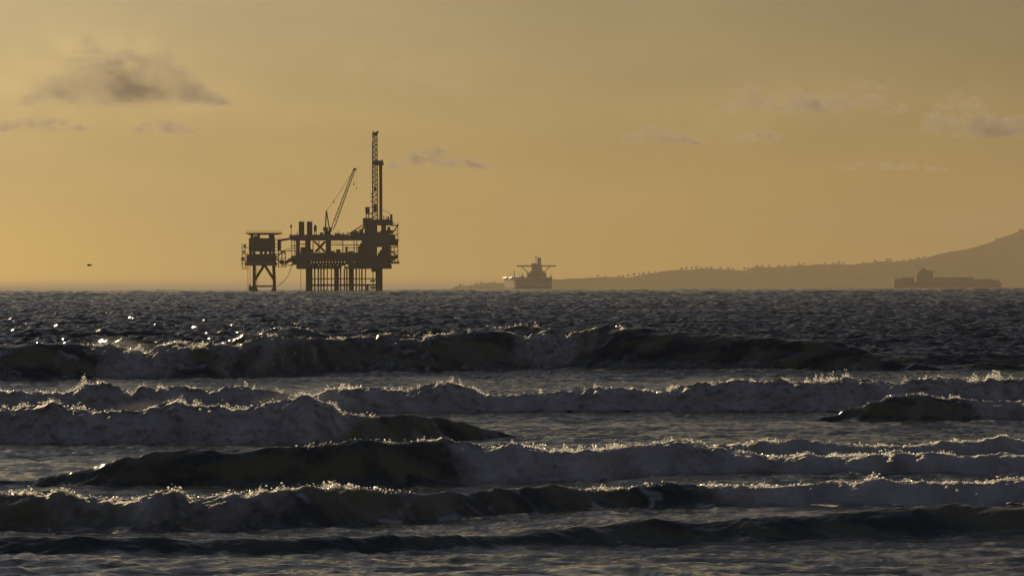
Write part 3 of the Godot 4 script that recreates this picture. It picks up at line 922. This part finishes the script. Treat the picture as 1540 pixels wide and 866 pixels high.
func make_rig() -> void:
	var at := spot(480, 438, RIG)
	make_wellhead(at)
	make_platform(at)
	make_mast(at)
	make_crane(at)
	var m: Material = M.dark_steel
	var said := ["round storage tank on the upper deck, the one nearer the antenna", "round storage tank on the upper deck, the one nearer the crane"]
	for k in 2:
		var x := 453.2 + 12.2 * k
		var t := base("storage_tank", at)
		tag(t, said[k], "tank", "storage tanks on the platform")
		rbar(t, "shell", rp(x, 353.0), rp(x, 333.4), 4.2 * RS, m, 20)
		for y in [338.0, 344.0, 350.0]: rbar(t, "band", rp(x, y), rp(x, y - 0.6), 4.45 * RS, M.grey_steel, 20)
		rbar(t, "hatch", rp(x - 1.5, 333.4), rp(x - 1.5, 332.4), 0.4, M.grey_steel, 10)
		rbar(t, "pipe", rp(x + 3.5, 333.4), rp(x + 3.5, 331.6), 0.16, M.grey_steel, 6)
	var v := base("scrubber", at)
	tag(v, "short round pressure vessel on legs beside the two storage tanks", "vessel")
	rbar(v, "shell", rp(474.0, 348.0), rp(474.0, 339.8), 2.3 * RS, m, 14)
	rbar(v, "cap", rp(474.0, 339.8), rp(474.0, 338.0), 1.4 * RS, m, 14)
	for x in [472.6, 475.4]: rbar(v, "leg", rp(x, 353.0), rp(x, 348.0), 0.2, m, 6)
	var an := base("antenna", at)
	tag(an, "thin antenna pole on the left end of the upper deck", "antenna")
	rbar(an, "pole", rp(437.6, 353.0), rp(437.6, 336.5), 0.16, m, 6)
	rbox(an, "dish", 436.2, 338.5, 439.0, 342.0, -0.5, 0.5, m)
	rbox(an, "bracket", 435.0, 353.0, 440.0, 357.0, -1.2, 1.2, m)
	var f := base("footbridge", at)
	tag(f, "slender footbridge and pipes joining the small platform to the big one", "bridge")
	rbar(f, "upper_pipe", rp(419.0, 361.0, 2), rp(438.0, 358.0, 2), 0.34, m)
	rbar(f, "upper_pipe", rp(419.0, 362.6, -2), rp(438.0, 359.4, -2), 0.2, m)
	rbox(f, "walkway", 428.0, 376.6, 439.0, 377.5, -1.2, 1.2, m)
	rbar(f, "handrail", rp(428.0, 373.4, 1.1), rp(439.0, 373.4, 1.1), 0.1, M.grey_steel, 6)
	for k in 5: rbar(f, "rail_post", rp(429.0 + 2.3 * k, 376.6, 1.1), rp(429.0 + 2.3 * k, 373.4, 1.1), 0.08, M.grey_steel, 6)
	for k in 3: rbar(f, "lower_pipe", rp(429.0, 396.5 - 1.2 * k, -2 + 2 * k), rp(436.0, 391.5 - 1.2 * k, -2 + 2 * k), 0.38, m)
	rbox(f, "pipe_tray", 428.0, 398.2, 440.0, 399.2, -2, 2, m)
	var h := base("transfer_hose", at)
	tag(h, "dark hose hanging in a curve between the two platforms", "hose")
	var st := tool()
	var prev := rp(438.5, 398.5, 3)
	for i in 16:
		var u := (i + 1) / 16.0
		var p := rp(438.5 - 21.5 * u - 3.0 * sin(PI * u) + 6.5 * sin(PI * u), 398.5 + 32.0 * u + 2.5 * sin(PI * u), 3)
		tube(st, prev, p, 0.15, 0.15, 6)
		prev = p
	obj("hose_line", st, m, h)

# ------------------------------------------------------------------ ships
func loft(st: SurfaceTool, rings: Array, close := true) -> void:      # skin over rings of points, all of one count
	var n: int = rings[0].size()
	for i in rings.size() - 1:
		for k in n:
			var k1 := (k + 1) % n
			quad(st, rings[i][k], rings[i + 1][k], rings[i + 1][k1], rings[i][k1])
	if close:
		for k in n - 2:
			st.add_vertex(rings[0][0]); st.add_vertex(rings[0][k + 1]); st.add_vertex(rings[0][k + 2])
			st.add_vertex(rings[-1][0]); st.add_vertex(rings[-1][k + 2]); st.add_vertex(rings[-1][k + 1])

func part(parent: Node, called: String, lo: Vector3, hi: Vector3, m: Material) -> MeshInstance3D:
	var st := tool()
	box(st, lo, hi)
	return obj(called, st, m, parent)

func make_tanker() -> void:
	var d := 13000.0
	var s := K * d
	var p := spot(803, 436.5, d)
	var t := base("oil_tanker", p, deg_to_rad(4.1))
	tag(t, "large tanker seen from its stern, with wide bridge wings, left of the headland", "ship")
	var L := 350.0
	var B := 38.0
	var top := 19.6 * s
	var st := tool()
	var upper := []
	var lower := []
	for k in [[0.0, 0.94, 0.86], [0.06, 0.99, 0.95], [0.2, 1.0, 1.0], [0.8, 1.0, 1.0], [0.9, 0.86, 0.8], [0.96, 0.6, 0.45], [1.0, 0.12, 0.05]]:
		var z: float = -k[0] * L
		var lift := 3.0 * smoothstep(0.85, 1.0, k[0])
		var w: float = k[1] * B
		var v: float = k[2] * B
		upper.append([Vector3(-w, top + lift, z), Vector3(w, top + lift, z), Vector3(lerpf(v, w, 0.5), 6.0, z), Vector3(-lerpf(v, w, 0.5), 6.0, z)])
		lower.append([Vector3(-lerpf(v, w, 0.5), 6.0, z), Vector3(lerpf(v, w, 0.5), 6.0, z), Vector3(v, -9.0, z), Vector3(-v, -9.0, z)])
	loft(st, upper)
	obj("hull", st, M.hull_paint, t)
	st = tool()
	loft(st, lower)
	obj("boot_top", st, M.boot_paint, t)
	# white panels painted in place of sun glints along the port side
	for k in [[-310.0, -170.0], [-145.0, -18.0]]:
		st = tool()
		var ends := []
		for z in k: ends.append([Vector3(-B - 0.6, top - 5.0, z), Vector3(-B + 1.2, top - 1.0, z), Vector3(-B + 2.0, top - 1.0, z), Vector3(-B + 2.0, top - 5.0, z)])
		loft(st, ends)
		obj("glint_panel", st, M.white_paint, t)
		st = tool()
		st.set_smooth_group(0)
		tube(st, Vector3(-B - 0.2, top - 1.6, k[0]), Vector3(-B - 0.2, top - 1.6, k[1]), 1.9, 1.9, 32)  # rounded edge added to catch the sun
		obj("glint_gunwale", st, M.white_paint, t)
	var x0 := 803.0
	var acc := part(t, "accommodation", Vector3((793.5 - x0) * s, top, -34), Vector3((822.5 - x0) * s, 26.5 * s, -10), M.ship_grey)
	part(t, "upper_house", Vector3((798.0 - x0) * s, 26.5 * s, -33), Vector3((819.0 - x0) * s, 29.5 * s, -12), M.ship_grey)
	part(t, "upper_house", Vector3((800.8 - x0) * s, 29.5 * s, -32), Vector3((816.2 - x0) * s, 38.5 * s, -14), M.ship_grey)
	for f in 3:
		for i in 7:
			var wst := tool()
			box(wst, Vector3((795.5 + i * 3.8 - x0) * s, (20.8 + f * 2.0) * s, -10), Vector3((797.0 + i * 3.8 - x0) * s, (21.6 + f * 2.0) * s, -9.85))
			obj("window", wst, M.ship_glass, acc)
	part(t, "bridge_wing", Vector3((778.2 - x0) * s, 35.6 * s, -31), Vector3((837.6 - x0) * s, 37.7 * s, -26), M.ship_grey)
	part(t, "bridge", Vector3((800.3 - x0) * s, 38.5 * s, -32), Vector3((808.6 - x0) * s, 40.6 * s, -22), M.ship_grey)
	for k in [[785.6, 795.5], [829.0, 820.5]]:
		st = tool()
		tube(st, Vector3((k[1] - x0) * s, 27.0 * s, -28), Vector3((k[0] - x0) * s, 36.0 * s, -28), 0.85, 0.85, 8)
		obj("wing_strut", st, M.ship_grey, t)
	st = tool()
	var rings := []
	for k in [[29.0, 3.3], [46.0, 2.9], [49.5, 2.1]]:
		var ring := []
		for i in 12: ring.append(Vector3((812.2 - x0) * s + cos(TAU * i / 12.0) * k[1] * s, k[0] * s, -18 - sin(TAU * i / 12.0) * k[1] * s * 1.4))
		rings.append(ring)
	loft(st, rings)
	obj("funnel", st, M.hull_paint, t)
	st = tool()
	tube(st, Vector3((807.8 - x0) * s, 40.0 * s, -26), Vector3((807.8 - x0) * s, 52.5 * s, -26), 0.9, 0.5, 8)
	obj("radar_mast", st, M.ship_grey, t)
	part(t, "radar", Vector3((806.4 - x0) * s, 49.4 * s, -27), Vector3((809.4 - x0) * s, 50.6 * s, -25.6), M.ship_grey)
	for k in [[773.6, 30.5, 1.1], [768.4, 28.4, 0.45], [781.0, 27.0, 0.4], [786.5, 25.4, 0.6], [831.0, 23.8, 1.3]]:
		st = tool()
		var z := -40.0 if k[0] > 775.0 else -120.0
		var dx: float = (k[0] - x0) * s + z * -sin(deg_to_rad(4.1)) * -1.0 * (0.0 if k[0] > 790.0 else -1.0)
		dx = clampf(dx, -B + 1.5, B - 1.5)
		tube(st, Vector3(dx, top, z), Vector3(dx, k[1] * s, z), k[2], k[2] * 0.7, 8)
		obj("king_post", st, M.ship_grey, t)
	part(t, "deck_crane", Vector3(-16.0, top, -150), Vector3(-9.0, top + 2.6, -140), M.ship_grey)
	st = tool()
	tube(st, Vector3(-12.0, top + 2.0, -145), Vector3(-12.0, top + 9.0, -138), 0.7, 0.5, 8)
	obj("crane_jib", st, M.ship_grey, t)
	for i in 12:
		st = tool()
		tube(st, Vector3(-B + 0.6, top, -20.0 - i * 22.0), Vector3(-B + 0.6, top + 1.3, -20.0 - i * 22.0), 0.12, 0.12, 5)
		obj("rail_post", st, M.ship_grey, t)

func make_container_ship() -> void:
	var d := 15500.0
	var s := K * d
	var x0 := 1426.0
	var p := spot(x0, 434.5, d)
	var t := base("container_ship", p)
	tag(t, "loaded container ship seen from the side in front of the headland", "ship")
	var st := tool()
	var rings := []
	for k in [[1344.5, 0.8, 11.5], [1348.0, 0.95, 11.5], [1370.0, 1.0, 11.0], [1470.0, 1.0, 10.5], [1488.0, 0.85, 11.0], [1500.0, 0.5, 11.5], [1508.0, 0.08, 9.0]]:
		var x: float = (k[0] - x0) * s
		var w: float = k[1] * 15.0
		var rake := -4.0 if k[0] > 1490.0 else 0.0
		rings.append([Vector3(x, k[2] * s, -w), Vector3(x, k[2] * s, w), Vector3(x + rake, -8.0, w * 0.85), Vector3(x + rake, -8.0, -w * 0.85)])
	loft(st, rings)
	obj("hull", st, M.cargo_hull, t)
	# stacks of boxes bay by bay
	var x := 1345.5
	var n := 0
	while x < 1496.0:
		var w := 9.6
		if not (x > 1375.0 and x < 1404.0):
			var high := 17.4 if x > 1350.0 and x < 1462.0 else 14.6
			if x < 1350.0: high = 15.6
			if x > 1487.0: high = 13.2
			part(t, "container_stack", Vector3((x - x0) * s, 10.9 * s, -13.5), Vector3((x + w - x0) * s, high * s, 13.5), [M.box_red, M.box_blue, M.box_grey][n % 3])
		x += w + 0.35
		n += 1
	part(t, "accommodation", Vector3((1378.5 - x0) * s, 10.9 * s, -13), Vector3((1404.0 - x0) * s, 21.5 * s, 13), M.cargo_grey)
	part(t, "upper_house", Vector3((1380.5 - x0) * s, 21.5 * s, -12), Vector3((1403.0 - x0) * s, 26.0 * s, 12), M.cargo_grey)
	part(t, "bridge", Vector3((1383.0 - x0) * s, 26.0 * s, -15), Vector3((1400.0 - x0) * s, 28.3 * s, 15), M.cargo_grey)
	part(t, "bridge_wing", Vector3((1399.0 - x0) * s, 25.6 * s, -18), Vector3((1406.0 - x0) * s, 27.6 * s, 18), M.cargo_grey)
	part(t, "funnel", Vector3((1385.5 - x0) * s, 28.3 * s, -4), Vector3((1393.0 - x0) * s, 31.0 * s, 4), M.cargo_hull)
	for k in [[1389.0, 28.0, 33.4, 0.9], [1396.5, 27.0, 31.0, 0.5], [1499.6, 10.5, 18.0, 0.7], [1375.5, 11.0, 19.0, 0.5]]:
		st = tool()
		tube(st, Vector3((k[0] - x0) * s, k[1] * s, 0), Vector3((k[0] - x0) * s, k[2] * s, 0), k[3], k[3] * 0.6, 8)
		obj("mast", st, M.cargo_grey, t)
	part(t, "forecastle", Vector3((1493.0 - x0) * s, 10.6 * s, -6), Vector3((1501.0 - x0) * s, 12.4 * s, 6), M.cargo_hull)

# ------------------------------------------------------------------ headland, trees, bird
const RIDGE := [640, 439, 672, 436.5, 681, 433, 686, 430.5, 700, 431, 712, 427.5, 720, 426.5, 735, 425, 748, 426, 775, 424.5, 800, 422, 834, 420, 850, 419, 880, 418, 895, 416.5, 940, 417, 960, 414, 985, 410, 1000, 408, 1025, 406, 1050, 404, 1075, 404.5, 1100, 406.5, 1120, 406, 1140, 401.5, 1180, 400.5, 1205, 399, 1240, 397.5, 1265, 396.5, 1280, 398.5, 1300, 395.5, 1320, 393, 1333, 393.5, 1355, 393, 1380, 390, 1395, 386.5, 1420, 381, 1450, 375.5, 1480, 368.5, 1500, 360, 1510, 356.5, 1525, 351.5, 1536, 347.5, 1560, 344, 1620, 330, 1720, 318, 1850, 322, 2000, 335]
const LAND := 28000.0

func ridge_row(px: float) -> float:
	for k in RIDGE.size() / 2 - 1:
		if px <= RIDGE[2 * k + 2]:
			return lerpf(RIDGE[2 * k + 1], RIDGE[2 * k + 3], clampf((px - RIDGE[2 * k]) / float(RIDGE[2 * k + 2] - RIDGE[2 * k]), 0.0, 1.0))
	return RIDGE[-1]

func make_land() -> void:
	var n := noise(61, 0.0011, 5)
	var fine := noise(62, 0.011, 4)
	var cols := 1500
	var deep := 26
	var V := PackedVector3Array()
	var Q := PackedColorArray()
	for j in deep + 1:
		var u := lerpf(-1.0, 1.0, float(j) / deep)      # towards the camera, the ridge at 0
		for i in cols + 1:
			var px := 640.0 + 1360.0 * i / cols
			var top := spot(px, ridge_row(px), LAND)
			top.y += 6.0 * fine.get_noise_1d(top.x) * pow(1.0 - absf(u), 9.0)
			var share := pow(1.0 - absf(u), 1.5)
			var low := -drop(LAND) - 8.0
			var rise := top.y - low
			var y := low + rise * share + minf(rise, 160.0) * 0.35 * n.get_noise_2d(top.x, u * 1300.0) * absf(u) * (1.0 - absf(u)) * 2.0
			if u > 0.0: y = minf(y, low + rise * (1.0 - 0.35 * u))
			V.append(Vector3(top.x, y, -LAND + u * 1300.0))
			var c := 0.75 + 0.9 * n.get_noise_2d(top.x * 2.0 + 900.0, u * 5200.0)
			Q.append(Color(0.05 * c, 0.046 * c, 0.03 * c))
	var N := PackedVector3Array(); N.resize(V.size())
	var l := PackedInt32Array()
	var w := cols + 1
	for j in deep + 1:
		for i in w:
			var a := V[j * w + mini(i + 1, cols)] - V[j * w + maxi(i - 1, 0)]
			var e := V[maxi(j - 1, 0) * w + i] - V[mini(j + 1, deep) * w + i]
			N[j * w + i] = a.cross(e).normalized()
	for j in deep:
		for i in cols:
			var a := j * w + i
			l.append(a); l.append(a + w + 1); l.append(a + w)
			l.append(a); l.append(a + 1); l.append(a + w + 1)
	var h := put_grid("headland", self, V, N, Q, l, M.land, false)
	tag(h, "long hazy headland rising to a hill at the right", "hills", "", "structure")
	# trees along the ridge
	var r := RandomNumberGenerator.new()
	r.seed = 5
	var shapes := []
	for k in 4: shapes.append(tree_shapes(r))
	var spots := [[692, 3.6], [697, 2.2], [716, 2.6], [724, 1.8], [743, 1.6], [899, 3.0], [911, 2.2], [931, 2.4], [937, 2.6], [945, 2.8], [954, 3.2], [962, 2.4], [968, 3.4], [976, 2.8], [985, 2.0],
		[1026, 2.8], [1033, 3.0], [1041, 2.4], [1048, 3.2], [1055, 2.6], [1063, 2.0], [1070, 2.6], [1084, 2.6], [1096, 3.4], [1103, 2.4], [1120, 3.4], [1126, 2.0], [1139, 2.6], [1147, 2.2], [1158, 2.0], [1172, 2.6], [1182, 3.0], [1190, 1.8], [1203, 3.2], [1210, 2.6], [1224, 2.4], [1241, 2.2], [1254, 2.6], [1262, 3.0], [1269, 2.4], [1299, 2.2], [1317, 2.4], [1336, 5.0], [1341, 2.8], [1360, 2.8], [1370, 2.4], [1382, 3.4], [1391, 2.0], [1500, 2.2], [1536, 2.6]]
	var nth := ["first", "second", "third", "fourth", "fifth", "sixth", "seventh", "eighth", "ninth", "tenth", "eleventh", "twelfth", "thirteenth", "fourteenth", "fifteenth"]
	var places := [[760, "on the low spit left of the tanker"], [1000, "on the gentle rise right of the tanker"], [1110, "on the level top of the low ridge"], [1280, "on the middle stretch of the ridge"], [1400, "on the ridge above the container ship"], [1600, "on the hill slope at the right edge"]]
	var place := 0
	var count := 0
	for k in spots:
		while k[0] > places[place][0]:
			place += 1
			count = 0
		var p := spot(k[0], ridge_row(k[0]), LAND)
		var o := base("ridge_tree", p - Vector3(0, 2.5, 0), r.randf() * TAU)
		tag(o, "hazy skyline tree, %s from the left %s" % [nth[count], places[place][1]], "tree", "trees on the headland's skyline")
		count += 1
		var shape: Array = shapes[r.randi() % 4]
		for q in 2:
			var part_ := MeshInstance3D.new()
			part_.name = ["trunk", "crown"][q]
			part_.mesh = shape[q]
			o.add_child(part_)
		o.scale = Vector3.ONE * (k[1] + 1.3 + 1.2 * r.randf()) * K * LAND / 10.0

func tree_shapes(r: RandomNumberGenerator) -> Array:       # ten metres tall
	var st := tool()
	tube(st, Vector3(0, -1, 0), Vector3(0.2, 5, 0), 0.45, 0.25, 6)
	tube(st, Vector3(0.2, 4, 0), Vector3(1.8, 7, 0.5), 0.2, 0.1, 5)
	tube(st, Vector3(0.2, 4, 0), Vector3(-1.6, 7, -0.6), 0.2, 0.1, 5)
	st.generate_normals()
	var trunk := st.commit()
	trunk.surface_set_material(0, M.bark)
	st = tool()
	for k in 150:
		var dir := Vector3(r.randfn(), r.randfn() * 0.75, r.randfn()).normalized() * pow(r.randf(), 0.4)
		var c := Vector3(0, 6, 0) + dir * Vector3(4.6, 3.8, 4.6)
		c.x += 0.8 * sin(c.y * 2.1)
		var b := Basis.from_euler(Vector3(r.randf() * TAU, r.randf() * TAU, r.randf() * TAU)) * r.randf_range(0.5, 1.1)
		quad(st, c + b * Vector3(-1, 0, -0.5), c + b * Vector3(0, 0.4, 0.8), c + b * Vector3(1, 0, -0.3), c + b * Vector3(0, -0.4, -0.9))
	st.generate_normals()
	var crown := st.commit()
	crown.surface_set_material(0, M.leaf)
	return [trunk, crown]

func make_bird() -> void:
	var d := 650.0
	var t := base("bird", spot(133.5, 399, d), 0.5)
	tag(t, "small dark bird gliding over the sea at the far left", "bird")
	var st := tool()
	var rings := []
	for k in [[-0.24, 0.02], [-0.17, 0.045], [-0.05, 0.07], [0.08, 0.065], [0.2, 0.03], [0.34, 0.012]]:
		var ring := []
		for i in 8: ring.append(Vector3(k[0], sin(TAU * i / 8.0) * k[1], -cos(TAU * i / 8.0) * k[1]))
		rings.append(ring)
	loft(st, rings)
	for q in [-1.0, 1.0]:
		var wing := []
		for k in [[0.0, 0.0, 0.11], [0.22, 0.10, 0.10], [0.42, 0.07, 0.07], [0.62, 0.02, 0.015]]:
			var c := Vector3(-0.02 + 0.12 * k[0], k[1], q * k[0])
			var e: float = k[2]
			wing.append([c + Vector3(-e, 0, 0), c + Vector3(0, 0.018, 0), c + Vector3(e, 0, 0), c + Vector3(0, -0.012, 0)])
		loft(st, wing)
	obj("body", st, M.feather, t)

# ------------------------------------------------------------------ clouds
func cloud(label: String, outline: Array, foot: float, many: int, small: float, large: float, thick: float, seed_: int) -> void:
	var d := 22000.0
	var s := K * d
	var r := RandomNumberGenerator.new()
	r.seed = seed_
	var airs := []
	for k in 3:
		var fm := FogMaterial.new()
		fm.resource_name = "cloud"
		fm.albedo = Color(1, 0.98, 0.95)
		fm.density = thick * [4.0, 1.8, 1.0][k]
		airs.append(fm)
	var x0: float = outline[0]
	var x1: float = outline[-2]
	var t := base("cloud", spot((x0 + x1) * 0.5, foot, d))
	tag(t, label, "cloud", "clouds low in the evening sky")
	for i in many:
		var px := lerpf(x0, x1, (r.randf() + r.randf()) * 0.5 if i % 3 else r.randf())
		var top := foot
		for k in outline.size() / 2 - 1:
			if px >= outline[2 * k] and px <= outline[2 * k + 2]:
				top = lerpf(outline[2 * k + 1], outline[2 * k + 3], (px - outline[2 * k]) / float(outline[2 * k + 2] - outline[2 * k]))
		var q := r.randf()
		var rad := lerpf(small, large, r.randf() * minf(1.0, 0.25 + q))
		rad = minf(rad, maxf((foot - top) * 0.55, small * 0.6))
		var py := lerpf(top + rad * 0.7, foot - rad * 0.55, pow(q, 1.15))
		var f := FogVolume.new()
		f.name = "puff"
		f.shape = RenderingServer.FOG_VOLUME_SHAPE_ELLIPSOID
		f.size = Vector3(rad * 2.0 * s * r.randf_range(1.0, 1.9), rad * 1.5 * s, rad * 2.0 * s)
		f.material = airs[clampi(int(3.0 * (rad - small) / (large - small) + 0.4), 0, 2)]
		f.position = spot(px, py, d) - t.position + Vector3(0, 0, r.randf_range(-90, 90))
		t.add_child(f, true)

func make_clouds() -> void:
	cloud("heaped cloud with a dark flat base at the upper left", [30, 150, 62, 126, 85, 100, 108, 66, 128, 52, 150, 56, 172, 70, 200, 72, 218, 64, 245, 68, 268, 90, 300, 120, 345, 150], 161, 298, 5, 27, 0.00105, 31)
	cloud("thin torn cloud above the drilling mast", [480, 118, 510, 88, 540, 86, 570, 104, 600, 88, 630, 84, 660, 108, 700, 130, 740, 142], 142, 60, 4, 12, 0.0016, 32)
	cloud("flat grey streak of cloud right of the drilling mast", [580, 246, 620, 226, 655, 217, 690, 232, 750, 250], 254, 70, 5, 13, 0.0036, 33)
	cloud("long lumpy cloud bank at the upper right, its middle part", [1080, 160, 1110, 128, 1135, 120, 1160, 140, 1200, 128, 1240, 140, 1280, 126, 1310, 115, 1335, 130, 1365, 160], 172, 150, 4, 15, 0.0028, 34)
	cloud("cloud at the right edge with a dark lump", [1390, 180, 1420, 142, 1450, 132, 1475, 150, 1500, 178, 1540, 168, 1580, 190], 208, 130, 5, 17, 0.0024, 35)
	cloud("small grey cloud left of the long bank", [940, 205, 965, 188, 990, 182, 1020, 196, 1060, 212], 217, 60, 4, 12, 0.0040, 36)
	cloud("small grey cloud under the long bank", [1105, 208, 1130, 196, 1155, 192, 1185, 208], 216, 40, 4, 10, 0.0036, 37)
	cloud("small dark scrap of cloud under the heaped cloud", [200, 186, 235, 176, 262, 180, 300, 198], 202, 45, 4, 10, 0.0040, 38)
	cloud("faint low cloud streak at the left edge", [-40, 185, 30, 176, 80, 174, 135, 190], 200, 60, 5, 12, 0.0028, 39)
	cloud("thin streak of cloud over the headland", [1250, 248, 1310, 238, 1370, 244, 1440, 254], 258, 50, 4, 9, 0.0030, 40)

func _ready() -> void:
	rng.seed = 7
	set_view()
	materials()
	make_sea()
	make_land()
	make_rig()
	make_tanker()
	make_container_ship()
	make_bird()
	make_clouds()
